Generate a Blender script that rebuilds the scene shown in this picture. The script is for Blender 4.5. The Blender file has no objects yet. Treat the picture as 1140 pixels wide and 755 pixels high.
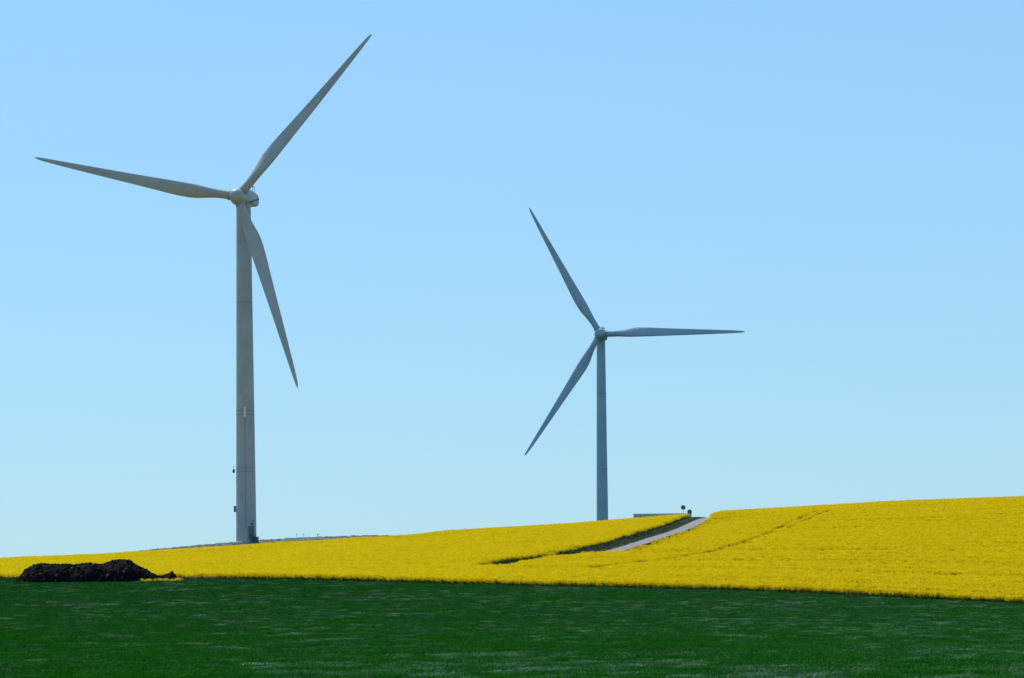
import bpy, bmesh, math, random
import numpy as np
from mathutils import Vector, Matrix, Euler

random.seed(7)
rng = np.random.default_rng(7)
scene = bpy.context.scene
R = math.radians

# ------------------------------------------------------------------ camera
F = 3233.0                      # focal length in pixels of the 1140 px wide photograph
CX, CY = 570.0, 700.0           # where the level line of sight meets the photograph
ROLL = R(0.48)
EYE = 2.0
cam_data = bpy.data.cameras.new("camera")
cam_data.sensor_width = 36.0
cam_data.lens = 36.0 * F / 1140.0
cam_data.shift_y = (CY - 377.5) / 1140.0
cam_data.clip_start = 1.0
cam_data.clip_end = 30000.0
cam = bpy.data.objects.new("camera", cam_data)
scene.collection.objects.link(cam)
cam.matrix_world = Matrix.Translation((0, 0, EYE)) @ Euler((R(90), 0, 0)).to_matrix().to_4x4() @ Matrix.Rotation(-ROLL, 4, 'Z')
scene.camera = cam

# ------------------------------------------------------------------ sky, sun, exposure
SUN_EL, SUN_AZ = 56.0, -36.0    # azimuth measured from the line of sight, negative = left
world = bpy.data.worlds.new("World")
scene.world = world
world.use_nodes = True
wt = world.node_tree
wt.nodes.clear()
w_out = wt.nodes.new("ShaderNodeOutputWorld")
w_bg = wt.nodes.new("ShaderNodeBackground")
w_sky = wt.nodes.new("ShaderNodeTexSky")
w_sky.sky_type = 'NISHITA'
w_sky.sun_disc = False
w_sky.sun_elevation = R(SUN_EL)
w_sky.sun_rotation = R(SUN_AZ)
w_sky.altitude = 3000.0
w_sky.air_density = 2.0
w_sky.dust_density = 0.2
w_sky.ozone_density = 6.0
w_bg.inputs['Strength'].default_value = 0.10
# a hazy spring sky: the clear-sky model's steep fall-off is softened and its white balance set colder
w_gam = wt.nodes.new("ShaderNodeGamma")
w_gam.inputs['Gamma'].default_value = 0.45
w_mul = wt.nodes.new("ShaderNodeMix")
w_mul.data_type = 'RGBA'
w_mul.blend_type = 'MULTIPLY'
w_mul.inputs['Factor'].default_value = 1.0
mul_in = [q for q in w_mul.inputs if q.type == 'RGBA']
mul_in[1].default_value = (1.94, 2.99, 3.86, 1)
wt.links.new(w_sky.outputs[0], w_gam.inputs['Color'])
wt.links.new(w_gam.outputs[0], mul_in[0])
wt.links.new([q for q in w_mul.outputs if q.type == 'RGBA'][0], w_bg.inputs['Color'])
wt.links.new(w_bg.outputs[0], w_out.inputs['Surface'])

sun_data = bpy.data.lights.new("sun", 'SUN')
sun_data.energy = 4.1
sun_data.angle = R(0.53)
sun_data.color = (1.0, 0.95, 0.87)
sun = bpy.data.objects.new("sun", sun_data)
scene.collection.objects.link(sun)
sd = Vector((math.sin(R(SUN_AZ)) * math.cos(R(SUN_EL)), math.cos(R(SUN_AZ)) * math.cos(R(SUN_EL)), math.sin(R(SUN_EL))))
sun.rotation_euler = sd.to_track_quat('Z', 'Y').to_euler()

scene.view_settings.view_transform = 'Standard'
scene.view_settings.look = 'None'
scene.view_settings.gamma = 1.0
scene.view_settings.use_curve_mapping = False
scene.view_settings.exposure = 0.0
scene.cycles.max_bounces = 8
scene.cycles.transparent_max_bounces = 8

# ------------------------------------------------------------------ helpers
def tag(o, label=None, cat=None, group=None, kind=None):
    if label: o['label'] = label
    if cat: o['category'] = cat
    if group: o['group'] = group
    if kind: o['kind'] = kind
    return o

def link(o, parent=None):
    scene.collection.objects.link(o)
    if parent is not None:
        o.parent = parent
    return o

def empty(name, loc, rz=0.0):
    o = bpy.data.objects.new(name, None)
    o.empty_display_size = 1.0
    link(o)
    o.location = loc
    o.rotation_euler = (0, 0, rz)
    return o

class MB:
    def __init__(self):
        self.v, self.f, self.mi = [], [], []
    def add(self, vs, fs, mi=0):
        n = len(self.v)
        self.v += [tuple(p) for p in vs]
        self.f += [tuple(i + n for i in q) for q in fs]
        self.mi += [mi] * len(fs)
        return self
    def box(self, c, s, m=None, mi=0):
        cx, cy, cz = c
        hx, hy, hz = s[0] / 2, s[1] / 2, s[2] / 2
        vs = [Vector((cx + a * hx, cy + b * hy, cz + d * hz)) for d in (-1, 1) for b in (-1, 1) for a in (-1, 1)]
        if m is not None:
            vs = [m @ p for p in vs]
        return self.add(vs, [(0, 2, 3, 1), (4, 5, 7, 6), (0, 1, 5, 4), (2, 6, 7, 3), (0, 4, 6, 2), (1, 3, 7, 5)], mi)
    def tube(self, pts, radii, n=12, mi=0, cap=True):
        rings = []
        pts = [Vector(p) for p in pts]
        for i, p in enumerate(pts):
            d = (pts[min(i + 1, len(pts) - 1)] - pts[max(i - 1, 0)]).normalized()
            ref = Vector((0, 1, 0)) if abs(d.z) > 0.7 else Vector((0, 0, 1))
            a = d.cross(ref).normalized()
            b = d.cross(a).normalized()
            rings.append([p + radii[i] * (a * math.cos(2 * math.pi * k / n) + b * math.sin(2 * math.pi * k / n)) for k in range(n)])
        return self.loft(rings, mi, cap)
    def loft(self, rings, mi=0, cap=True):
        n = len(rings[0])
        vs = [p for r in rings for p in r]
        fs = []
        for i in range(len(rings) - 1):
            for k in range(n):
                k2 = (k + 1) % n
                fs.append((i * n + k, i * n + k2, (i + 1) * n + k2, (i + 1) * n + k))
        if cap:
            fs.append(tuple(range(n))[::-1])
            fs.append(tuple((len(rings) - 1) * n + k for k in range(n)))
        return self.add(vs, fs, mi)
    def mesh(self, name, mats, smooth=False, fix=True):
        me = bpy.data.meshes.new(name)
        me.from_pydata(self.v, [], self.f)
        for m in (mats if isinstance(mats, (list, tuple)) else [mats]):
            me.materials.append(m)
        me.polygons.foreach_set('material_index', self.mi)
        if fix:
            bm = bmesh.new()
            bm.from_mesh(me)
            bmesh.ops.recalc_face_normals(bm, faces=bm.faces)
            bm.to_mesh(me)
            bm.free()
        if smooth:
            me.shade_smooth()
            me.set_sharp_from_angle(angle=R(40))
        me.update()
        return me
    def build(self, name, mats, parent=None, smooth=False):
        return link(bpy.data.objects.new(name, self.mesh(name, mats, smooth)), parent)

# ------------------------------------------------------------------ materials
def mat(name):
    m = bpy.data.materials.new(name)
    m.use_nodes = True
    nt = m.node_tree
    return m, nt, nt.nodes['Principled BSDF']

def noise_color(nt, bsdf, c1, c2, scale, lo=0.35, hi=0.65, detail=4.0, coord='Object'):
    tc = nt.nodes.new('ShaderNodeTexCoord')
    nz = nt.nodes.new('ShaderNodeTexNoise')
    nz.inputs['Scale'].default_value = scale
    nz.inputs['Detail'].default_value = detail
    cr = nt.nodes.new('ShaderNodeValToRGB')
    cr.color_ramp.elements[0].position = lo
    cr.color_ramp.elements[1].position = hi
    cr.color_ramp.elements[0].color = (*c1, 1)
    cr.color_ramp.elements[1].color = (*c2, 1)
    nt.links.new(tc.outputs[coord], nz.inputs['Vector'])
    nt.links.new(nz.outputs[0], cr.inputs[0])
    nt.links.new(cr.outputs[0], bsdf.inputs['Base Color'])
    return nz, cr

def simple(name, c1, c2=None, scale=1.0, rough=0.6, spec=0.5, metal=0.0, bump=0.0):
    m, nt, b = mat(name)
    b.inputs['Roughness'].default_value = rough
    b.inputs['Specular IOR Level'].default_value = spec
    b.inputs['Metallic'].default_value = metal
    nz, cr = noise_color(nt, b, c1, c2 or c1, scale)
    if bump:
        bp = nt.nodes.new('ShaderNodeBump')
        bp.inputs['Strength'].default_value = bump
        bp.inputs['Distance'].default_value = 0.1
        nt.links.new(nz.outputs[0], bp.inputs['Height'])
        nt.links.new(bp.outputs[0], b.inputs['Normal'])
    return m

def leafy(name, c1, c2, trans=0.35, rough=0.5, spec=0.3, by_instance=True):
    """diffuse plus light passing through thin leaves or petals; colour differs from plant to plant"""
    m, nt, b = mat(name)
    b.inputs['Roughness'].default_value = rough
    b.inputs['Specular IOR Level'].default_value = spec
    oi = nt.nodes.new('ShaderNodeObjectInfo')
    cr = nt.nodes.new('ShaderNodeValToRGB')
    cr.color_ramp.elements[0].color = (*c1, 1)
    cr.color_ramp.elements[1].color = (*c2, 1)
    nt.links.new(oi.outputs['Random'], cr.inputs[0])
    nt.links.new(cr.outputs[0], b.inputs['Base Color'])
    tr = nt.nodes.new('ShaderNodeBsdfTranslucent')
    nt.links.new(cr.outputs[0], tr.inputs['Color'])
    mx = nt.nodes.new('ShaderNodeMixShader')
    mx.inputs[0].default_value = trans
    out = nt.nodes['Material Output']
    nt.links.new(b.outputs[0], mx.inputs[1])
    nt.links.new(tr.outputs[0], mx.inputs[2])
    nt.links.new(mx.outputs[0], out.inputs['Surface'])
    return m

M = {}
M['paint'] = simple('turbine_paint', (0.325, 0.345, 0.36), (0.385, 0.405, 0.42), 0.25, rough=0.45, spec=0.4)
M['paint_haze'] = simple('turbine_paint_haze', (0.27, 0.37, 0.46), (0.32, 0.43, 0.52), 0.25, rough=0.45, spec=0.4)  # bluer tint puts distance haze into the far turbine's colour
M['paint_dark'] = simple('turbine_dark_paint', (0.02, 0.03, 0.05), (0.03, 0.04, 0.06), 0.8, rough=0.6)
M['seam'] = simple('seam_grey', (0.20, 0.215, 0.23), (0.245, 0.26, 0.27), 1.0, rough=0.7)
M['collar'] = simple('collar_grey', (0.24, 0.26, 0.28), (0.28, 0.30, 0.32), 1.0, rough=0.6)
M['door'] = simple('door_paint', (0.09, 0.11, 0.14), (0.12, 0.14, 0.17), 1.0, rough=0.5)
M['pale_box'] = simple('pale_box', (0.62, 0.62, 0.6), (0.7, 0.7, 0.68), 1.0, rough=0.6)
M['galv'] = simple('galvanised_steel', (0.3, 0.31, 0.32), (0.4, 0.41, 0.42), 6.0, rough=0.45, metal=0.7)
M['concrete'] = simple('concrete', (0.33, 0.31, 0.27), (0.46, 0.44, 0.38), 1.6, rough=0.9, bump=0.3)
M['coping'] = simple('dark_coping', (0.03, 0.032, 0.036), (0.05, 0.05, 0.055), 1.5, rough=0.8)
M['sign_back'] = simple('sign_back', (0.05, 0.07, 0.10), (0.07, 0.09, 0.12), 3.0, rough=0.5, metal=0.3)
M['soil_green'] = simple('wheat_floor', (0.012, 0.045, 0.008), (0.022, 0.07, 0.012), 0.4, rough=0.95, spec=0.1)
M['soil_rape'] = simple('rape_floor', (0.20, 0.17, 0.01), (0.36, 0.29, 0.01), 0.3, rough=0.95, spec=0.1)
M['soil_dirt'] = simple('bare_dirt', (0.11, 0.118, 0.09), (0.17, 0.165, 0.13), 0.35, rough=0.95, spec=0.1, bump=0.4)
M['gravel'] = simple('gravel', (0.19, 0.185, 0.17), (0.30, 0.29, 0.27), 0.8, rough=0.95, spec=0.15, bump=0.5)
M['road'] = simple('farm_road', (0.20, 0.195, 0.195), (0.27, 0.26, 0.26), 0.5, rough=0.9, spec=0.2, bump=0.2)
M['flower'] = leafy('rape_flower', (0.88, 0.67, 0.0), (0.98, 0.77, 0.0), trans=0.35, rough=0.7, spec=0.15)
M['rape_leaf'] = leafy('rape_leaf', (0.03, 0.085, 0.012), (0.05, 0.12, 0.015), trans=0.25, rough=0.6, spec=0.2)
M['wheat'] = leafy('wheat_leaf', (0.005, 0.115, 0.001), (0.012, 0.15, 0.002), trans=0.2, rough=0.7, spec=0.05)
M['wheat_blue'] = leafy('wheat_leaf_bluish', (0.005, 0.10, 0.009), (0.010, 0.13, 0.014), trans=0.2, rough=0.6, spec=0.12)
M['wheat_pale_sheen'] = leafy('wheat_leaf_pale_sheen', (0.035, 0.15, 0.035), (0.08, 0.21, 0.07), trans=0.12, rough=0.5, spec=0.42)  # paler base colour paints in the glint of bent-over blades
M['grass'] = leafy('verge_grass', (0.03, 0.065, 0.03), (0.055, 0.095, 0.045), trans=0.25, rough=0.6, spec=0.2)
M['straw_grass'] = leafy('dry_grass', (0.20, 0.19, 0.11), (0.28, 0.25, 0.14), trans=0.2, rough=0.7, spec=0.15)
M['weed'] = simple('weed_stem', (0.05, 0.06, 0.03), (0.08, 0.08, 0.05), 5.0, rough=0.8)

# heap: dark rotted manure with pale straw flecks
m, nt, b = mat('rotted_manure')
nz, cr = noise_color(nt, b, (0.003, 0.002, 0.004), (0.009, 0.007, 0.009), 1.3, 0.3, 0.7, 6.0)
e = cr.color_ramp.elements.new(0.86)
e.color = (0.16, 0.13, 0.10, 1)
b.inputs['Roughness'].default_value = 0.9
b.inputs['Specular IOR Level'].default_value = 0.06
M['heap'] = m
M['straw'] = simple('straw_clods', (0.10, 0.085, 0.075), (0.24, 0.20, 0.165), 2.0, rough=0.9, spec=0.05)

# ------------------------------------------------------------------ terrain
def unroll(px, py):
    px = np.asarray(px, float); py = np.asarray(py, float)
    dx, dy = px - CX, CY - py
    c, s = math.cos(ROLL), math.sin(ROLL)
    return CX + dx * c + dy * s, CY - (-dx * s + dy * c)

def curve(pts):
    a = np.array(pts, float)
    x, y = unroll(a[:, 0], a[:, 1])
    def fn(px):
        return np.interp(px, x, y)
    # smooth the polyline a little
    xs = np.linspace(x[0], x[-1], 400)
    ys = np.interp(xs, x, y)
    k = np.ones(13) / 13
    yp = np.pad(ys, 6, mode='edge')
    # keep end slopes
    yp[:6] = ys[0] - (ys[1] - ys[0]) * np.arange(6, 0, -1)
    yp[-6:] = ys[-1] + (ys[-1] - ys[-2]) * np.arange(1, 7)
    ys = np.convolve(yp, k, 'valid')
    return lambda px: np.interp(px, xs, ys)

field_edge = curve([(-400, 645), (0, 648.5), (165, 648.5), (400, 652), (600, 656), (800, 662), (950, 668), (1140, 676.5), (1500, 695)])
crest_line = curve([(-400, 645), (0, 627.5), (80, 622.5), (165, 612.0), (265, 603.2), (340, 598.8), (420, 595.5), (470, 597.0), (520, 595.5),
                    (660, 587.5), (700, 584.5), (765, 579.5), (786, 576.8), (815, 574.5), (950, 567.3), (1140, 559), (1500, 545)])
yellow_top = curve([(-400, 640), (0, 622.5), (80, 619), (165, 613), (265, 607), (340, 601.8), (420, 597.6), (470, 593.5), (520, 590), (660, 581), (1500, 540)])

def sstep(a, b, x):
    t = np.clip((x - a) / (b - a), 0, 1)
    return t * t * (3 - 2 * t)

def Yb(px):
    return 380.0 - 40.0 * np.clip(px, -400, 1500) / 1140.0

def Yc(px):
    return 690.0 - 80.0 * sstep(430, 560, px)

def base_z(X, Y):
    X = np.asarray(X, float); Y = np.asarray(Y, float)
    Ys = np.maximum(Y, 30.0)
    px = np.clip(CX + F * X / Ys, -380, 1480)
    yb, yc = field_edge(px), crest_line(px)
    b_, c_ = Yb(px), Yc(px)
    zb = EYE + (CY - yb) / F * b_
    z_near = zb * np.clip((Y - 80) / (b_ - 80), 0, 1) ** 2
    t = np.clip((Y - b_) / (c_ - b_), 0, 1)
    ys = yb + (yc - yb) * (1 - (1 - t) ** 1.5)
    z_mid = EYE + (CY - ys) / F * Y
    zc = EYE + (CY - yc) / F * c_
    s = (zc - EYE) / c_
    d = np.maximum(Y - c_, 0)
    z_far = zc + s * 50 * (1 - np.exp(-d / 50)) - 0.02 * np.maximum(d - 330, 0) * 0.5
    z_far = np.maximum(z_far, -30)
    z = np.where(Y < b_, z_near, np.where(Y < c_, z_mid, z_far))
    # small unevenness of the land
    z = z + 0.10 * np.sin(X * 0.11 + 1.3) * np.sin(Y * 0.047) * sstep(60, 140, Y)
    return z

def ground_hit(px, py, h=0.0):
    """where the hillside plus h metres shows at a point of the photograph"""
    x0, y0 = unroll(px, py)
    x0, y0 = float(x0), float(y0)
    lo, hi = float(Yb(x0)) - 40, float(Yc(x0)) + 5
    prev = None
    for Y in np.arange(lo, hi, 0.5):
        X = (x0 - CX) / F * Y
        v = CY - (float(base_z(X, Y)) + h - EYE) / Y * F
        if v <= y0:
            break
    return X, Y

# centre line of the farm road, from the crest downhill
road_px = [(786, 577.4), (765, 587.5), (746, 594.5), (727, 600), (704, 608), (665, 618.5), (610, 627), (555, 632.5)]
road_xy = [ground_hit(*p) for p in road_px]
d0 = np.array(road_xy[0]) - np.array(road_xy[2]); d0 /= np.linalg.norm(d0)
road_xy = [tuple(np.array(road_xy[0]) + d0 * t) for t in (160, 60, 20)] + road_xy
RXY = np.array(road_xy)[np.argsort([p[1] for p in road_xy])]
ry = np.linspace(RXY[0, 1] - 15, RXY[-1, 1], 300)
rx = np.interp(ry, RXY[:, 1], RXY[:, 0])
k = np.ones(25) / 25
rx = np.convolve(np.concatenate([rx[0] + (rx[1] - rx[0]) * np.arange(-12, 0), rx, rx[-1] + (rx[-1] - rx[-2]) * np.arange(1, 13)]), k, 'valid')
ROAD_Y0, ROAD_Y1 = ry[0], ry[-1]
slope_x = np.gradient(rx, ry)

def road_d(X, Y):
    """signed distance to the road's centre, positive on its right"""
    cx_ = np.interp(Y, ry, rx)
    sx = np.interp(Y, ry, slope_x)
    d = (X - cx_) / np.sqrt(1 + sx * sx)
    return np.where((Y < ROAD_Y0), 999.0, np.where(Y > ROAD_Y1, 999.0, d))

CREST_Y = 605.0
LOW_Y = road_xy[7][1] if len(road_xy) > 7 else 470.0
def terrain(X, Y):
    X = np.asarray(X, float); Y = np.asarray(Y, float)
    z = base_z(X, Y)
    d = road_d(X, Y)
    along = sstep(LOW_Y - 48, LOW_Y - 14, Y) * (1 - sstep(CREST_Y - 35, CREST_Y - 8, Y))
    low = sstep(1.6, 2.9, d) * (1 - sstep(5, 16, d))
    z = z - 1.45 * low * along
    bank = sstep(-1.9, -3.5, d) * (1 - sstep(-6, -14, d))
    z = z + 0.35 * bank * along
    return z

# end of the rape field on the left, in front of the bare pad
pxs = np.linspace(-380, 640, 120)
yend = []
for p in pxs:
    yt = float(yellow_top(p))
    Yv = float(Yc(p)) + 10
    if 60 < p < 500:
        for Y in np.arange(420, Yv, 1.0):
            X = (p - CX) / F * Y
            if CY - (float(base_z(X, Y)) + 1.17 - EYE) / Y * F <= yt:
                Yv = Y
                break
    yend.append(Yv)
yend = np.array(yend)
yend = np.convolve(np.pad(yend, 4, mode='edge'), np.ones(9) / 9, 'valid')
def rape_end(px):
    return np.where(px < 630, np.interp(px, pxs, yend), np.where(px < 790, Yc(px) + 9, Yc(px) + 40))

def zone(X, Y):
    """0 wheat, 1 rape, 2 bare dirt"""
    px = CX + F * X / np.maximum(Y, 30)
    pc = np.clip(px, -380, 1480)
    z = np.where(Y < Yb(pc), 0, np.where(Y < rape_end(pc), 1, 2))
    z = np.where((Y > 900) | ((z == 2) & (px > 520)), 0, z)
    return z

def axis(fine0, fine1, step, lo, hi, grow=1.18):
    a = list(np.arange(fine0, fine1 + 1e-6, step))
    s = step
    while a[-1] < hi:
        s = min(s * grow, 600); a.append(a[-1] + s)
    s = step
    while a[0] > lo:
        s = min(s * grow, 600); a.insert(0, a[0] - s)
    return np.array(a)

gx = axis(-150, 165, 1.6, -9000, 9000)
gy = axis(70, 760, 2.0, -4000, 12000)
GX, GY = np.meshgrid(gx, gy)
GZ = terrain(GX, GY)
nx, ny = len(gx), len(gy)
verts = np.stack([GX, GY, GZ], -1).reshape(-1, 3)
ii = (np.arange(ny - 1)[:, None] * nx + np.arange(nx - 1)[None, :]).reshape(-1)
faces = np.stack([ii, ii + 1, ii + nx + 1, ii + nx], -1)
me = bpy.data.meshes.new('ground')
me.vertices.add(len(verts)); me.vertices.foreach_set('co', verts.reshape(-1))
me.loops.add(faces.size); me.loops.foreach_set('vertex_index', faces.reshape(-1))
me.polygons.add(len(faces)); me.polygons.foreach_set('loop_start', np.arange(0, faces.size, 4)); 
for key in ('soil_green', 'soil_rape', 'soil_dirt'):
    me.materials.append(M[key])
fc = verts[faces].mean(1)
me.polygons.foreach_set('material_index', zone(fc[:, 0], fc[:, 1]).astype(np.int32))
me.update(calc_edges=True); me.validate()
me.shade_smooth()
ground = link(bpy.data.objects.new('ground', me))
tag(ground, 'sloping farmland under the green and yellow crops', 'ground', kind='structure')

def gz(x, y):
    return float(terrain(np.array([x]), np.array([y]))[0])

# road sheet
mb = MB()
rows = []
for y in np.arange(ROAD_Y0, ROAD_Y1, 2.0):
    cx_ = float(np.interp(y, ry, rx)); sx = float(np.interp(y, ry, slope_x))
    n = np.array([1, -sx]) / math.sqrt(1 + sx * sx)
    row = []
    for q in (-1.6, -1.1, -0.5, 0.5, 1.1, 1.55):
        j = 0.12 * math.sin(y * 0.7 + q * 3) if abs(q) > 1.3 else 0
        p = np.array([cx_, y]) + n * (q + j)
        camber = 0.06 * (1 - (q / 2.0) ** 2)
        row.append((p[0], p[1], gz(p[0], p[1]) + 0.03 + camber))
    rows.append(row)
w = len(rows[0])
mb.add([p for r in rows for p in r], [(i * w + k, i * w + k + 1, (i + 1) * w + k + 1, (i + 1) * w + k) for i in range(len(rows) - 1) for k in range(w - 1)])
road = mb.build('road', M['road'], smooth=True)
tag(road, 'pale narrow farm road climbing over the crest through the yellow field', 'road', kind='structure')

# ------------------------------------------------------------------ crop plants
def quads_mesh(name, quads, mis, mats):
    """quads: (n,4,3)"""
    q = np.asarray(quads, float)
    me = bpy.data.meshes.new(name)
    v = q.reshape(-1, 3)
    f = np.arange(len(v)).astype(np.int32)
    me.vertices.add(len(v)); me.vertices.foreach_set('co', v.reshape(-1))
    me.loops.add(len(v)); me.loops.foreach_set('vertex_index', f)
    me.polygons.add(len(q)); me.polygons.foreach_set('loop_start', np.arange(0, len(v), 4))
    for mm in mats: me.materials.append(mm)
    me.polygons.foreach_set('material_index', np.asarray(mis, np.int32))
    me.update(calc_edges=True)
    return bpy.data.objects.new(name, me)

def ribbon(p0, p1, w, side):
    s = side * (w / 2)
    return [p0 - s, p0 + s, p1 + s, p1 - s]

def rv():
    v = rng.normal(size=3)
    return v / np.linalg.norm(v)

def rape_patch():
    Q, I = [], []
    for _ in range(13):
        bx, by = rng.uniform(-0.55, 0.55, 2)
        H = rng.uniform(0.98, 1.22)
        lean = np.array([rng.normal(0, 0.06), rng.normal(0, 0.06), 0])
        base = np.array([bx, by, 0.0]); top = base + np.array([0, 0, H]) + lean
        side = np.array([1.0, 0, 0]) if rng.random() < .5 else np.array([0, 1.0, 0])
        Q.append(ribbon(base, top, 0.016, side)); I.append(1)
        for _l in range(6):                       # leaves
            t = rng.uniform(0.08, 0.72)
            p = base + (top - base) * t
            a = rng.uniform(0, 2 * math.pi)
            d = np.array([math.cos(a), math.sin(a), rng.uniform(-0.5, 0.5)])
            s = np.array([-math.sin(a), math.cos(a), rng.uniform(-.4, .4)])
            L = rng.uniform(0.12, 0.26)
            Q.append(ribbon(p, p + d * L, L * 0.45, s)); I.append(1)
        for _b in range(6):                       # flowering tops
            a = rng.uniform(0, 2 * math.pi)
            r_ = rng.uniform(0.0, 0.16)
            c = top + np.array([math.cos(a) * r_, math.sin(a) * r_, rng.uniform(-0.30, 0.02)])
            for _p in range(8):
                o = c + np.array([rng.normal(0, .03), rng.normal(0, .03), rng.normal(0, .055)])
                u = rv(); w_ = np.cross(u, rv()); w_ /= np.linalg.norm(w_)
                sz = rng.uniform(0.018, 0.034)
                Q.append([o - u * sz - w_ * sz, o + u * sz - w_ * sz, o + u * sz + w_ * sz, o - u * sz + w_ * sz]); I.append(0)
    return quads_mesh('rapeseed_plant', Q, I, [M['flower'], M['rape_leaf']])

def wheat_patch(flat, m, n=150):
    Q = []
    wind = np.array([0.75, -0.45, 0.0])
    for _ in range(n):
        b = np.array([rng.uniform(-.55, .55), rng.uniform(-.55, .55), 0.0])
        a = rng.uniform(0, 2 * math.pi)
        dirn = np.array([math.cos(a), math.sin(a), 0]) * 0.5 + wind * (0.35 + 0.9 * flat)
        L = rng.uniform(0.42, 0.60)
        up = np.array([0, 0, 1.0])
        p1 = b + up * L * 0.62 + dirn * L * 0.10
        p2 = p1 + (up * (0.75 - 0.80 * flat) + dirn * (0.35 + 0.3 * flat)) * L * 0.33
        p3 = p2 + (up * (0.35 - 0.75 * flat) + dirn * 0.8) * L * 0.30
        s = np.cross(dirn, up); s = s / (np.linalg.norm(s) + 1e-6)
        w_ = rng.uniform(0.012, 0.02)
        Q.append(ribbon(b, p1, w_, s)); Q.append(ribbon(p1, p2, w_ * 1.1, s))
        q = ribbon(p2, p3, w_, s); q[2] = p3 + s * .003; q[3] = p3 - s * .003
        Q.append(q)
    return quads_mesh('wheat_plant', Q, [0] * len(Q), [M[m]])

def grass_patch(mats, n=60, h=0.35):
    Q, I = [], []
    for _ in range(n):
        b = np.array([rng.uniform(-.4, .4), rng.uniform(-.4, .4), 0.0])
        a = rng.uniform(0, 2 * math.pi)
        d = np.array([math.cos(a), math.sin(a), 0])
        L = h * rng.uniform(0.5, 1.2)
        p1 = b + np.array([0, 0, L * .6]) + d * L * .15
        p2 = p1 + np.array([0, 0, L * .3]) + d * L * .35
        s = np.array([-d[1], d[0], 0])
        Q.append(ribbon(b, p1, 0.02, s)); Q.append(ribbon(p1, p2, 0.016, s))
        i = int(rng.random() < 0.35) if len(mats) > 1 else 0
        I += [i, i]
    return quads_mesh('grass_tuft', Q, I, mats)

def stuff(name, variants, pos, rz, scl, idx, label, cat):
    col = bpy.data.collections.new(name + '_plants')
    for i, v in enumerate(variants):
        v.name = '%s_variant_%02d' % (name, i)
        col.objects.link(v)
    me = bpy.data.meshes.new(name)
    n = len(pos)
    me.vertices.add(n); me.vertices.foreach_set('co', np.asarray(pos, np.float32).reshape(-1))
    a = me.attributes.new('spin', 'FLOAT_VECTOR', 'POINT'); a.data.foreach_set('vector', np.asarray(rz, np.float32).reshape(-1))
    a = me.attributes.new('size', 'FLOAT_VECTOR', 'POINT'); a.data.foreach_set('vector', np.asarray(scl, np.float32).reshape(-1))
    a = me.attributes.new('which', 'INT', 'POINT'); a.data.foreach_set('value', np.asarray(idx, np.int32))
    o = link(bpy.data.objects.new(name, me))
    tag(o, label, cat, kind='stuff')
    ng = bpy.data.node_groups.new(name + '_scatter', 'GeometryNodeTree')
    ng.interface.new_socket('Geometry', in_out='INPUT', socket_type='NodeSocketGeometry')
    ng.interface.new_socket('Geometry', in_out='OUTPUT', socket_type='NodeSocketGeometry')
    N, Lk = ng.nodes, ng.links
    gi, go = N.new('NodeGroupInput'), N.new('NodeGroupOutput')
    m2p = N.new('GeometryNodeMeshToPoints')
    iop = N.new('GeometryNodeInstanceOnPoints')
    ci = N.new('GeometryNodeCollectionInfo')
    ci.inputs['Collection'].default_value = col
    ci.inputs['Separate Children'].default_value = True
    ci.inputs['Reset Children'].default_value = True
    def attr(nm, t):
        q = N.new('GeometryNodeInputNamedAttribute'); q.data_type = t
        q.inputs['Name'].default_value = nm
        return q.outputs['Attribute']
    e2r = N.new('FunctionNodeEulerToRotation')
    Lk.new(attr('spin', 'FLOAT_VECTOR'), e2r.inputs[0])
    Lk.new(e2r.outputs[0], iop.inputs['Rotation'])
    Lk.new(attr('size', 'FLOAT_VECTOR'), iop.inputs['Scale'])
    iop.inputs['Pick Instance'].default_value = True
    Lk.new(attr('which', 'INT'), iop.inputs['Instance Index'])
    Lk.new(ci.outputs[0], iop.inputs['Instance'])
    Lk.new(gi.outputs[0], m2p.inputs[0])
    Lk.new(m2p.outputs[0], iop.inputs['Points'])
    Lk.new(iop.outputs[0], go.inputs[0])
    md = o.modifiers.new('scatter', 'NODES')
    md.node_group = ng
    return o

def vnoise(X, Y, sx, sy, seed):
    """smooth value noise in world space"""
    r_ = np.random.default_rng(seed)
    T = r_.random((256, 256))
    u, v = X / sx + 1000.3, Y / sy + 1000.7
    i, j = np.floor(u).astype(int), np.floor(v).astype(int)
    a, b = u - i, v - j
    a, b = a * a * (3 - 2 * a), b * b * (3 - 2 * b)
    g = lambda p, q: T[p % 256, q % 256]
    return (g(i, j) * (1 - a) + g(i + 1, j) * a) * (1 - b) + (g(i, j + 1) * (1 - a) + g(i + 1, j + 1) * a) * b

def jitter_grid(x0, x1, y0, y1, st):
    X, Y = np.meshgrid(np.arange(x0, x1, st), np.arange(y0, y1, st))
    X = X + rng.uniform(-.45, .45, X.shape) * st
    Y = Y + rng.uniform(-.45, .45, Y.shape) * st
    return X.reshape(-1), Y.reshape(-1)

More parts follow.
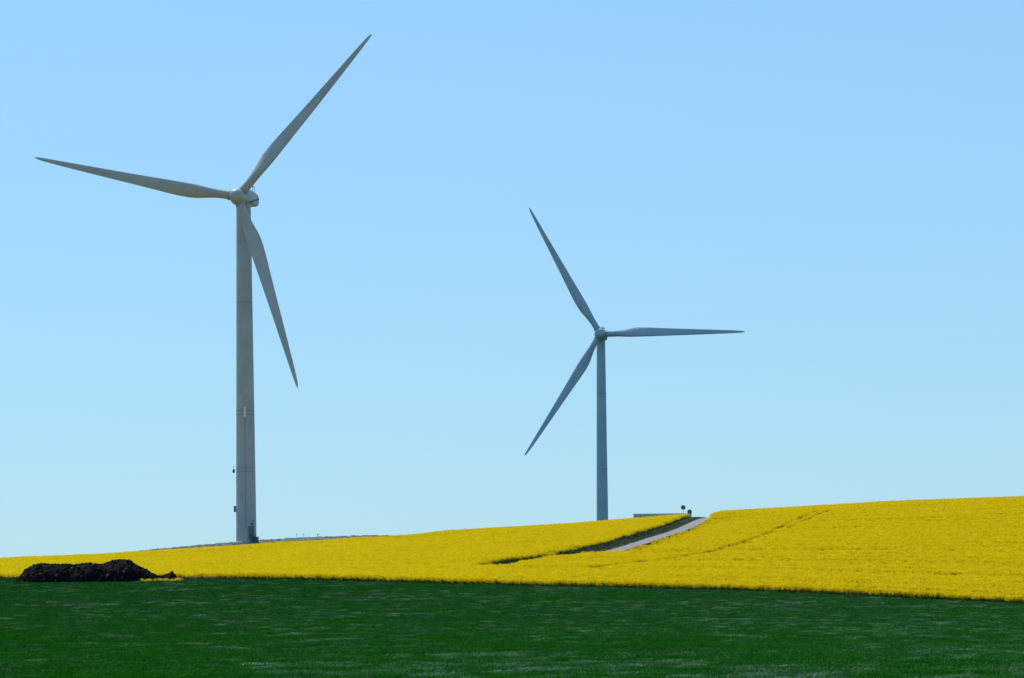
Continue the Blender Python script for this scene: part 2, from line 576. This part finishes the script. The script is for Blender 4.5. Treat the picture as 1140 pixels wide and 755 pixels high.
# heap footprint (needed to keep plants off it)
HEAP_Y = 372.0
heap_profile = [(14, 0), (21, 2.6), (31, 10), (38, 15), (46, 17.5), (58, 17.4), (70, 17.6), (78, 16.6), (86, 15.6), (94, 16.8), (104, 17.6), (116, 16.5), (122, 17.5),
                (130, 20.4), (140, 22), (148, 20.5), (154, 15.5), (161, 10.5), (168, 6.6), (176, 5.4), (183, 5.4), (188, 6.2), (192, 7.4), (195.5, 5.5), (198, 2.5), (200, 0)]
hp = np.array(heap_profile, float)
hp[:, 0] -= 3.0 * (hp[:, 0] < 160)
hp_x = (hp[:, 0] - CX) / F * HEAP_Y
hp_h = hp[:, 1] / F * HEAP_Y + 0.55 * np.clip(hp[:, 1] / 8.0, 0, 1)
HX0, HX1 = hp_x[0], hp_x[-1]
def heap_half(x):
    h = np.interp(x, hp_x, hp_h)
    return 0.35 + 1.25 * h

# --- rape field
X, Y = jitter_grid(-260, 300, 300, 760, 0.92)
PX = CX + F * X / Y
d = road_d(X, Y)
keep = (PX > -360) & (PX < 1470)
edge = Yb(np.clip(PX, -380, 1480)) + 0.9 * (vnoise(X, Y, 1.6, 1.6, 3) - .5) * 2 + 0.8
keep &= (Y > edge) & (Y < rape_end(np.clip(PX, -380, 1480)) + 2.0 * (vnoise(X, Y, 4, 4, 5) - .5))
keep &= ~((d > -3.75 - 1.3 * sstep(575, 598, Y)) & (d < 2.3))
keep &= ~((np.abs(Y - HEAP_Y) < heap_half(X) + 0.4) & (X > HX0 - 1) & (X < HX1 + 0.5))
X, Y, d = X[keep], Y[keep], d[keep]
EBq = Y - Yb(np.clip(PX[keep], -380, 1480)) + 2.5 * vnoise(X, Y, 30, 30, 14)
strip = (EBq / 7.5) % 1.0                        # drill strips along the contour, each a little lower at its far side
ex = vnoise(X, Y, 40, 14, 15)
h = 1.0 + 0.17 * (1 - strip) * ex * sstep(250, 900, PX[keep]) + 0.12 * (vnoise(X, Y, 45, 9, 11) - .5) + 0.16 * (vnoise(X, Y, 14, 4, 12) - .5) + 0.05 * (vnoise(X, Y, 2.5, 2.0, 13) - .5) + rng.normal(0, 0.014, len(X))

def polyline_dist(X, Y, pts):
    best = np.full(len(X), 1e9)
    for (ax, ay), (bx, by) in zip(pts[:-1], pts[1:]):
        vx, vy = bx - ax, by - ay
        t = np.clip(((X - ax) * vx + (Y - ay) * vy) / (vx * vx + vy * vy), 0, 1)
        best = np.minimum(best, np.hypot(X - ax - t * vx, Y - ay - t * vy))
    return best

# wheel tracks running over the right hand hill
for off in (-5.5, 5.5):
    tp = [ground_hit(px + off * k_, py, 1.15) for px, py, k_ in [(916, 568.5, 1), (890, 579, 1), (864, 591, .9), (832, 603, .9), (800, 612, .8), (740, 621.5, .7), (660, 631, .6)]]
    dd = polyline_dist(X, Y, tp)
    gone = vnoise(X, Y, 5, 5, 31 + int(off)) 
    h = np.where(dd < 0.85, h * (0.52 + 0.30 * gone), h)
# tramlines parallel to the field edge
EB = Y - Yb(np.clip(CX + F * X / Y, -380, 1480))
for q in (5.0, 17.0, 41.0, 65.0, 92.0):
    for w_ in (0, 2.2):
        fade = sstep(350, 760, CX + F * X / Y)
        h = np.where(np.abs(EB - q - w_ - 0.4 * np.sin(X * .05)) < 0.75, h * (1 - 0.40 * fade), h)
# lodged spots
for (px, py) in [(935, 594), (950, 593), (800, 646), (570, 578)]:
    sx_, sy_ = ground_hit(px, py, 1.15)
    h = np.where(((X - sx_) / 2.2) ** 2 + ((Y - sy_) / 3.0) ** 2 < 1, h * 0.86, h)
ta, tb = (161 - CX) / F * 370, (245 - CX) / F * 370
xa, ya = jitter_grid(ta, tb, 369.0, 372.0, 0.8)
ok = (ya < HEAP_Y - heap_half(xa) - .1) & (xa < HX1 + .3) & (rng.random(len(xa)) < 0.95)
xa, ya = xa[ok], ya[ok]
X, Y, h = np.append(X, xa), np.append(Y, ya), np.append(h, rng.uniform(.46, .66, len(xa)))
Z = terrain(X, Y)
n = len(X)
rot = np.stack([rng.normal(0, .03, n), rng.normal(0, .03, n), rng.uniform(0, 6.283, n)], -1)
scl = np.stack([np.ones(n), np.ones(n), h], -1)
stuff('rapeseed_crop', [rape_patch() for _ in range(5)], np.stack([X, Y, Z], -1), rot, scl, rng.integers(0, 5, n),
      'bright yellow flowering rapeseed covering the hillside', 'crop')
print('rape', n)

# --- green wheat
X, Y = jitter_grid(-130, 140, 62, 392, 0.88)
PX = CX + F * X / Y
keep = (PX > -420) & (PX < 1540) & (Y < Yb(np.clip(PX, -380, 1480)) + 0.3)
keep &= ~((np.abs(Y - HEAP_Y) < heap_half(X) - 0.5) & (X > HX0) & (X < HX1 - 1))
X, Y = X[keep], Y[keep]
n = len(X)
big = vnoise(X, Y, 13, 17, 21) * .5 + vnoise(X, Y, 5, 8, 22) * .35 + vnoise(X, Y, 31, 40, 23) * .3
fine = vnoise(X, Y, 2.4, 1.3, 24) * .6 + vnoise(X, Y, 1.2, 1.1, 27) * .4
score = big + 0.55 * fine + rng.normal(0, .05, n)
pr = sstep(0.40, 0.75, big) * sstep(0.48, 0.72, fine)
roll_ = rng.random(n)
hue = vnoise(X, Y, 9, 15, 28) * .35 + vnoise(X, Y, 3.2, 3.5, 29) * .65 + sstep(120, 300, Y) * .25  # random hue, plus grazing sky reflection painted in as bluer with distance
green = np.where(hue + rng.normal(0, .16, n) > 0.58, 8, 0) + rng.integers(0, 4, n)
which = np.where(roll_ < pr * 0.16, 6 + rng.integers(0, 2, n), np.where(roll_ < pr * 0.56 + 0.015, 4 + rng.integers(0, 2, n), green))
lift = np.where((which == 4) | (which == 5), 1.22, np.where((which == 6) | (which == 7), 1.42, 1.0))
h = 1.0 + 0.10 * (vnoise(X, Y, 9, 7, 25) - .5) + 0.12 * (vnoise(X, Y, 1.8, 1.8, 26) - .5) + rng.normal(0, .02, n)
rot = np.stack([rng.normal(0, .04, n), rng.normal(0, .04, n), rng.normal(0, .35, n)], -1)
scl = np.stack([np.ones(n), np.ones(n), h * lift], -1)
variants = [wheat_patch(0.0, 'wheat') for _ in range(4)] + [wheat_patch(0.42, 'wheat_pale_sheen') for _ in range(2)] + [wheat_patch(0.75, 'wheat_pale_sheen') for _ in range(2)] + [wheat_patch(0.1, 'wheat_blue') for _ in range(4)]
stuff('wheat_crop', variants, np.stack([X, Y, terrain(X, Y)], -1), rot, scl, which, 'dark green young wheat filling the foreground, with wind-bent streaks of painted-in sheen', 'crop')
print('wheat', n)

# --- rough grass: road verge, field margin, edge of the bare pad
P = []
for y in np.arange(ROAD_Y0, ROAD_Y1 - 100, 0.34):
    cx_ = float(np.interp(y, ry, rx)); sx = float(np.interp(y, ry, slope_x))
    nn = np.array([1, -sx]) / math.sqrt(1 + sx * sx)
    for _ in range(4):
        q = rng.uniform(-3.85, -1.7)
        p = np.array([cx_, y]) + nn * q
        P.append((p[0], p[1], 0.45 + 1.3 * max(0, (-q - 2.8) / 1.1), 0))
    if rng.random() < 0.12:
        p = np.array([cx_, y]) + nn * rng.uniform(1.7, 2.1)
        P.append((p[0], p[1], 0.3, 0))
XX = np.arange(-75, 90, 0.45)
for x in XX:                                     # green fringe along the front of the rape
    for y in (360.0,):
        for _ in range(2):
            yy = float(Yb(CX + F * x / 360)) + rng.uniform(-0.3, 0.9)
            if HX1 - 4.5 < x < HX1 + 5.5:
                P.extend([(x + rng.uniform(-.3, .3), 368.4 + rng.uniform(0, 2.4), rng.uniform(1.0, 2.1), 0) for _k in range(3)])
            if not (HX0 < x < HX1):
                P.append((x, yy, rng.uniform(0.9, 1.6) + (0.6 if -46 < x < -36 else 0), 0))
for _ in range(900):                            # thin dry grass on the bare pad
    y = rng.uniform(560, 700); x = (rng.uniform(120, 480) - CX) / F * y
    if zone(np.array([x]), np.array([y]))[0] == 2:
        P.append((x, y, rng.uniform(0.25, 0.6), 1))
P = np.array(P)
n = len(P)
stuff('rough_grass', [grass_patch([M['grass']]), grass_patch([M['grass'], M['straw_grass']])], np.stack([P[:, 0], P[:, 1], terrain(P[:, 0], P[:, 1])], -1),
      np.stack([np.zeros(n), np.zeros(n), rng.uniform(0, 6.28, n)], -1), np.stack([np.ones(n), np.ones(n), P[:, 2]], -1), P[:, 3].astype(int),
      'rough dark grass along the road verge and field margins', 'grass')

# ------------------------------------------------------------------ wind turbines
def airfoil(chord, thick, n=22):
    """closed section, x = chordwise (leading edge at +), y = thickness"""
    pts = []
    for k in range(n):
        a = 2 * math.pi * k / n
        xx = 0.5 * (1 + math.cos(a))                 # 1 = leading edge
        t = 1 - xx
        yt = 5 * (0.2969 * math.sqrt(max(t, 0)) - 0.126 * t - 0.3516 * t ** 2 + 0.2843 * t ** 3 - 0.1036 * t ** 4)
        pts.append((xx, (yt if math.sin(a) >= 0 else -yt)))
    return [((p[0] - 0.68) * chord, p[1] * thick) for p in pts]

def blade_mesh():
    RT = 45.0                                        # blade length measured from the hub axis 46 m
    st = [(1.0, 1.0), (1.9, 1.0), (3.0, 1.0), (4.2, .86), (5.6, .62), (7.2, .44), (9.0, .26), (10.5, .14), (12.5, .05), (15, 0), (18, 0), (21, 0), (25, 0), (29, 0), (33, 0), (37, 0), (40, 0),
          (42.5, 0), (44.3, 0), (45.4, 0), (45.9, 0), (46.0, 0)]
    def chord(r):
        return float(np.interp(r, [1, 3, 5, 7, 9, 11, 15, 20, 26, 32, 38, 42, 44.5, 45.6, 46], [1.9, 1.9, 2.25, 2.85, 3.3, 3.35, 3.0, 2.55, 2.1, 1.68, 1.25, .95, .68, .38, .08]))
    def thick(r):
        return float(np.interp(r, [1, 5, 9, 14, 22, 32, 42, 46], [1.9, 1.6, 1.05, .68, .45, .28, .14, .02]))
    rings = []
    n = 22
    for r, circ in st:
        c, t = chord(r), thick(r)
        af = airfoil(c, t / 0.2 * 0.2 / 1.0, n)
        af = [(x, y) for x, y in af]
        rad = 0.95
        ring = []
        tw = R(float(np.interp(r, [1, 6, 12, 25, 46], [20, 18, 11, 4, -1])))
        for k in range(n):
            a = 2 * math.pi * k / n
            cxp, cyp = rad * math.cos(a), rad * math.sin(a)
            x = circ * cxp + (1 - circ) * af[k][0]
            y = circ * cyp + (1 - circ) * af[k][1]
            xr, yr = x * math.cos(tw) + y * math.sin(tw), -x * math.sin(tw) + y * math.cos(tw)
            bend = PREBEND * (r / 46.0) ** 2 + math.tan(CONE) * r
            ring.append(Vector((xr, yr - bend, r)))
        rings.append(ring)
    mb = MB()
    mb.loft(rings)
    return mb.mesh('blade', M['paint'], smooth=True)

PREBEND = 2.3
CONE = R(2.2)
BLADE = blade_mesh()
BLADE_HAZE = BLADE.copy()
BLADE_HAZE.materials[0] = M['paint_haze']
mbc = MB()
mbc.tube([(0, 0, 1.68), (0, 0, 1.73), (0, 0, 2.12), (0, 0, 2.17)], [0.98, 1.05, 1.05, 0.98], 28)
COLLAR = mbc.mesh('root_collar', M['collar'], smooth=True)

def superellipse(w, h, n=28, p=4.0):
    pts = []
    for k in range(n):
        a = 2 * math.pi * k / n
        c, s = math.cos(a), math.sin(a)
        pts.append((math.copysign(abs(c) ** (2 / p), c) * w / 2, math.copysign(abs(s) ** (2 / p), s) * h / 2))
    return pts

def make_turbine(hub, yaw, phase, r0, r1, label, near, bs=1.0):
    """hub = world position of the rotor centre; local -Y faces the wind (towards the camera)"""
    PM = M['paint'] if near else M['paint_haze']
    OVER = 6.0 if near else 4.6
    fwd = Vector((-math.sin(yaw), -math.cos(yaw), 0))
    ax = Vector(hub) - fwd * OVER
    zg = gz(ax.x, ax.y)
    root = empty('wind_turbine', (ax.x, ax.y, zg), -yaw)
    tag(root, label, 'wind turbine', 'white three bladed wind turbines beyond the yellow field')
    H = hub[2] - zg                                      # hub height
    top = H - 1.35
    mb = MB()
    nseg = 24
    zs = [-0.6] + [top * i / nseg for i in range(nseg + 1)]
    mb.tube([(0, 0, z) for z in zs], [r0] + [r0 + (r1 - r0) * (i / nseg) for i in range(nseg + 1)], 48)
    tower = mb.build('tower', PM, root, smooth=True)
    def rad(z): return r0 + (r1 - r0) * z / top
    # flange seams between the tower sections
    for z in ((16.0, 16.9, 28.8, 29.7, 54.0) if near else (28.0, 52.0)):
        s = MB(); s.tube([(0, 0, z - .07), (0, 0, z + .07)], [rad(z) + .022] * 2, 48)
        s.build('flange_seam', M['seam'], tower, smooth=True)
    # foundation collar
    s = MB(); s.tube([(0, 0, -0.5), (0, 0, 0.22), (0, 0, 0.3)], [r0 + .75, r0 + .75, r0 + .6], 40)
    s.build('foundation', M['concrete'], root, smooth=True)
    if near:
        def on_tower(az, z, out=0.0):                    # az measured from -Y towards +X
            q = rad(z) + out
            return Vector((math.sin(az) * q, -math.cos(az) * q, z)), Matrix.Rotation(az, 4, 'Z')
        # cable duct up the front
        s = MB()
        for z in np.arange(3.5, 28.0, 3.5):
            p, m_ = on_tower(R(9), z + 1.75, 0.01)
            s.box((0, 0, 0), (0.10, 0.10, 3.5), Matrix.Translation(p) @ m_)
        s.build('cable_duct', M['seam'], tower)
        p, m_ = on_tower(R(9), 29.3, 0.08)
        s = MB(); s.box((0, 0, 0), (0.5, 0.22, 2.3), Matrix.Translation(p) @ m_)
        s.box((0, -.13, 0), (0.36, 0.05, 2.0), Matrix.Translation(p) @ m_)
        s.build('equipment_box', M['pale_box'], tower)
        # lamp on a bracket at the left, junction box lower down
        p, m_ = on_tower(R(-90), 16.6, 0.0)
        s = MB(); s.tube([p + Vector((0.05, 0, 0)), p + Vector((-.62, 0, 0.05))], [.035, .03], 8)
        q = p + Vector((-.62, 0, 0))
        s.tube([q + Vector((0, 0, -.75)), q + Vector((0, 0, -.7)), q + Vector((0, 0, -.35)), q + Vector((0, 0, .15)), q + Vector((0, 0, .2))], [.12, .26, .27, .12, .03], 14)
        s.tube([q + Vector((0.05, 0, .5)), q + Vector((0.05, 0, .56)), q + Vector((.05, 0, .75)), q + Vector((.05, 0, .8))], [.06, .11, .11, .05], 10)
        s.tube([q, q + Vector((.05, 0, .55))], [.03, .03], 6)
        s.build('bracket_lamp', M['paint_dark'], tower, smooth=True)
        p, m_ = on_tower(R(-80), 7.7, 0.2)
        s = MB(); s.box((0, 0, 0), (0.7, 0.62, 1.25), Matrix.Translation(p) @ m_)
        s.box((0, 0, .66), (0.8, 0.72, .07), Matrix.Translation(p) @ m_)
        s.build('junction_box', M['seam'], tower)
        # door with frame and steps
        az = R(40)
        p, m_ = on_tower(az, 2.4, 0.0)
        T = Matrix.Translation(p) @ m_
        s = MB(); s.box((0, -.02, 0), (1.15, .16, 2.5), T); 
        door = s.build('door', M['door'], tower)
        s = MB()
        s.box((-.66, -.03, 0), (.14, .26, 2.64), T); s.box((.66, -.03, 0), (.14, .26, 2.64), T); s.box((0, -.03, 1.39), (1.46, .26, .14), T)
        s.build('door_frame', M['seam'], tower)
        s = MB(); s.box((0.28, -.14, 1.9), (.4, .3, .35), T)
        s.build('door_lamp', M['paint_dark'], tower)
        s = MB(); s.box((0.55, -.16, 2.6), (.25, .2, .2), T)
        s.build('vent', M['paint_dark'], tower)
        s = MB()
        for i in range(6):
            s.box((0.0, -.55 - .28 * i, -1.30 - .2 * i), (1.1, .3, .05), T)
        for sx_ in (-.58, .58):
            for i in range(4):
                s.box((sx_, -.5 - .5 * i, -.95 - .36 * i), (.05, .05, 1.1), T)
            s.tube([T @ Vector((sx_, -.4, -.35)), T @ Vector((sx_, -2.1, -1.55))], [.035, .035], 6)
            s.tube([T @ Vector((sx_, -.4, -1.35)), T @ Vector((sx_, -2.1, -2.55))], [.06, .06], 6)
        s.build('steps', M['paint_dark'], root)
        # switch cabinet beside the tower foot
        s = MB(); s.box((r0 + .35, -1.3, .75), (.8, .7, 1.2)); s.box((r0 + .35, -1.3, 1.39), (.9, .8, .08))
        s.build('switch_cabinet', M['seam'], root)

    tilt = R(5)
    # rotor frame: local axes x = right, y = into the picture, z = up, nose tilted up
    rot = Matrix.Translation((0, -OVER, H)) @ Matrix.Rotation(-tilt, 4, 'X')
    nrot = Matrix.Translation((0, -OVER, H + (0.85 if near else 0.2))) @ Matrix.Rotation(R(1), 4, 'X')
    # ---- nacelle
    mb = MB()
    rings = []
    prof = [(-3.3, 2.5, 2.4, -.45), (-3.2, 2.9, 2.8, -.4), (-2.2, 3.4, 3.3, -.2), (0.5, 3.7, 3.5, 0), (3.0, 3.7, 3.5, .05), (6.4, 3.6, 3.3, .10), (8.4, 3.45, 2.9, .16), (9.5, 3.1, 2.3, .2), (9.9, 2.3, 1.5, .22)]
    for y, w_, h_, dz in prof:
        rings.append([Vector((px_, y + OVER, pz_ + dz)) for px_, pz_ in superellipse(w_, h_)])
    rings = [[nrot @ p for p in r_] for r_ in rings]
    mb.loft(rings)
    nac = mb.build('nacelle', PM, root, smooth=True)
    # dark band on each side, rising to the rear, under the lid of the housing
    for sgn, nm in ((1, 'side_band'), (-1, 'side_band')):
        s = MB()
        a, b_ = Vector((sgn * 1.84, OVER - 0.5, -1.35)), Vector((sgn * 1.77, OVER + 8.2, 0.45))
        dvec = (b_ - a).normalized()
        upv = Vector((0, -dvec.z, dvec.y)) * .19
        out = Vector((sgn * .05, 0, 0))
        vs = [nrot @ q for q in (a - upv - out, b_ - upv - out, b_ + upv - out, a + upv - out, a - upv + out, b_ - upv + out, b_ + upv + out, a + upv + out)]
        s.add(vs, [(0, 1, 2, 3), (4, 7, 6, 5), (0, 4, 5, 1), (3, 2, 6, 7), (0, 3, 7, 4), (1, 5, 6, 2)])
        s.build(nm, M['paint_dark'], nac)
    # yaw collar under the nacelle
    s = MB(); s.tube([(0, 0, top - .05), (0, 0, H - 0.8)], [r1 + .12, r1 + .12], 40)
    s.build('yaw_collar', PM, nac, smooth=True)
    # wind vane rail on the roof
    s = MB()
    zt = 2.0 if near else 1.5
    for xx in (-.8, .8):
        for yy in (6.2, 8.2):
            s.tube([nrot @ Vector((xx, OVER + yy, zt - .45)), nrot @ Vector((xx, OVER + yy, zt + 1.25))], [.055, .055], 6)
        s.tube([nrot @ Vector((xx, OVER + 6.2, zt + 1.2)), nrot @ Vector((xx, OVER + 8.2, zt + 1.2))], [.055, .055], 6)
    for yy in (6.2, 8.2):
        s.tube([nrot @ Vector((-.8, OVER + yy, zt + 1.2)), nrot @ Vector((.8, OVER + yy, zt + 1.2))], [.055, .055], 6)
    s.tube([nrot @ Vector((.3, OVER + 8.2, zt + 1.2)), nrot @ Vector((.3, OVER + 8.2, zt + 1.9))], [.055, .055], 6)
    s.build('wind_vane_mast', M['seam'], nac)
    s = MB(); s.box((0, OVER + 2.2, 1.98), (1.6, 2.2, .5), nrot)
    s.build('roof_hatch', PM, nac)
    # ---- hub with rounded nose
    mb = MB()
    hr = [(-2.5, .05), (-2.45, .5), (-2.2, 1.0), (-1.7, 1.4), (-1.0, 1.66), (-.2, 1.8), (.6, 1.8), (1.3, 1.74), (1.9, 1.55)]
    rings = [[rot @ Vector((r_ * math.cos(2 * math.pi * k / 36), y, r_ * math.sin(2 * math.pi * k / 36))) for k in range(36)] for y, r_ in hr]
    mb.loft(rings)
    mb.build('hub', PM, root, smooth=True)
    # ---- blades
    for i in range(3):
        th = phase + i * 2 * math.pi / 3
        b = link(bpy.data.objects.new('blade', BLADE if near else BLADE_HAZE), root)
        b.matrix_local = rot @ Matrix.Rotation(th, 4, 'Y') @ Matrix.Scale(bs, 4)
        c = link(bpy.data.objects.new('root_collar', COLLAR), b)
    return root

make_turbine((-60.1, 644.9, 98.4), R(7), R(41.5), 2.30, 1.62,
             'nearer and taller wind turbine on the left, its foot on the bare ridge', True, 1.006)
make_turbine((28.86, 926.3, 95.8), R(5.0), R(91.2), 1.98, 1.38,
             'smaller haze-tinted wind turbine at centre, its foot hidden behind the yellow field', False, 1.005)

# ------------------------------------------------------------------ manure heap
def fbm(X, Y, s, seed, oct=5):
    v = 0; a = 1.0; t = 0
    for o in range(oct):
        v = v + a * (vnoise(X, Y, s, s, seed + o) - .5) * 2; t += a
        s *= .5; a *= .62
    return v / t

nxh, nyh = 260, 90
xs = np.linspace(HX0 - .3, HX1 + .3, nxh)
vv = np.linspace(-1, 1, nyh)
VX, VV = np.meshgrid(xs, vv)
half = heap_half(VX)
VY = HEAP_Y + VV * half
top = np.interp(VX, hp_x, hp_h)
prof = np.clip(1 - np.abs(VV) ** 2.2, 0, 1) ** .75
HZ = top * prof + (0.22 * fbm(VX, VY, .9, 51) + .12) * np.clip(top, 0, 1.2) / 1.2 * np.clip(prof * 2, 0, 1)
base = terrain(VX, VY)
HZ = base + np.maximum(HZ, -0.12) - 0.10 * (prof < .02)
VX2 = VX + 0.16 * fbm(VX, VY, .6, 71); VY2 = VY + 0.25 * fbm(VX, VY, .7, 81)
mb = MB()
mb.add(np.stack([VX2, VY2, HZ], -1).reshape(-1, 3), [(j * nxh + i, j * nxh + i + 1, (j + 1) * nxh + i + 1, (j + 1) * nxh + i) for j in range(nyh - 1) for i in range(nxh - 1)])
for _ in range(1100):                                        # loose clods
    i = rng.integers(4, nxh - 4); j = rng.integers(3, nyh - 3)
    c = Vector((VX2[j, i], VY2[j, i], HZ[j, i]))
    s = rng.uniform(.06, .19) * (1 if top[j, i] > 1.3 else .4)
    ring = []
    for zz, rr in ((-.8, .5), (0, 1.0), (.55, .75), (.8, .2)):
        ring.append([c + Vector((math.cos(a) * rr * s * rng.uniform(.75, 1.25), math.sin(a) * rr * s * rng.uniform(.75, 1.25), zz * s)) for a in np.linspace(0, 2 * math.pi, 7)[:-1]])
    mb.loft(ring, mi=1 if rng.random() < 0.08 else 0)
heap = mb.build('manure_heap', [M['heap'], M['straw']])
for pl in heap.data.polygons: pl.use_smooth = False
tag(heap, 'long dark lumpy manure heap at the edge of the green field', 'heap')

# ------------------------------------------------------------------ wall, signs and weeds on the crest
def at(px, py, Y):
    x0, y0 = unroll(px, py)
    return Vector(((float(x0) - CX) / F * Y, Y, EYE + (CY - float(y0)) / F * Y))

a, b_ = at(705, 572.6, 642), at(770, 571.2, 640)
wall_root = empty('concrete_wall', ((a.x + b_.x) / 2, 641, gz((a.x + b_.x) / 2, 641)))
tag(wall_root, 'long low grey concrete wall with a dark coping beside the road crest', 'wall')
zt = (a.z + b_.z) / 2 - wall_root.location.z
L = b_.x - a.x
mb = MB()
nb = 6
for i in range(nb):
    w_ = L / nb
    mb.box((-L / 2 + w_ * (i + .5), 0, (zt - .25) / 2 - .3), (w_ - .03, .45, zt - .25 + .6))
mb.build('panel_wall', M['concrete'], wall_root)
mb = MB(); mb.box((0, 0, zt - .09), (L + .1, .6, .18)); mb.build('coping', M['coping'], wall_root)
ct = wall_root.children

def sign(px, py, Y, dia, label):
    c = at(px, py, Y)
    g = gz(c.x, c.y)
    root = empty('round_sign', (c.x, c.y, g), R(-6))
    tag(root, label, 'road sign', 'round road signs at the top of the road')
    h = c.z - g
    mb = MB(); mb.tube([(0, 0, -.3), (0, 0, h + dia * .3)], [.045, .045], 12); mb.build('post', M['galv'], root, smooth=True)
    mb = MB()
    n = 36; r_ = dia / 2
    rings = [[Vector((math.cos(2 * math.pi * k / n) * q, yy, h + math.sin(2 * math.pi * k / n) * q)) for k in range(n)] for yy, q in ((.055, r_), (.085, r_), (.095, r_ - .03))]
    mb.loft(rings)
    d_ = mb.build('disc', M['sign_back'], root, smooth=True)
    for dz in (-dia * .22, dia * .22):
        mb = MB()
        mb.box((0, .02, h + dz), (dia * .6, .06, .05))
        mb.build('bracket', M['galv'], root)

sign(760.6, 565.0, 628, 0.98, 'higher round road sign on a thin post above the wall')
sign(767.7, 569.8, 622, 0.98, 'lower round road sign in front of the right end of the wall')

def weed(px, Y, h, spread, label):
    x0, _ = unroll(px, 600)
    x = (float(x0) - CX) / F * Y
    g = gz(x, Y)
    root = empty('weed', (x, Y, g), random.uniform(0, 6))
    tag(root, label, 'weed', 'weeds standing up along the bare ridge')
    mb = MB()
    lean = spread * .5
    mb.tube([(0, 0, -.05), (lean * .4, 0, h * .5), (lean, 0, h)], [.03, .025, .02], 6)
    mb.build('stem', M['weed'], root)
    mb = MB()
    for i in range(26):
        t = random.uniform(.35, 1.05)
        p = Vector((lean * t, 0, h * t))
        a = random.uniform(0, 6.28)
        L_ = spread * random.uniform(.25, .5)
        dv = Vector((math.cos(a), math.sin(a), random.uniform(-.2, .8))).normalized()
        sv = dv.cross(Vector((0, 0, 1))).normalized() * L_ * .3
        q = p + dv * L_
        mb.add([p - sv * .3, p + dv * L_ * .5 - sv, q, p + dv * L_ * .5 + sv], [(0, 1, 2, 3)])
    mb.build('leaves', M['weed'], root)

weed(330.5, 684, 1.15, .55, 'tallest dark weed on the bare ridge to the right of the large turbine')
weed(338.0, 686, 0.95, .7, 'slender leaning weed between the two darker weeds on the ridge')
weed(352.5, 684, 0.65, .9, 'low bushy weed farthest right on the bare ridge')
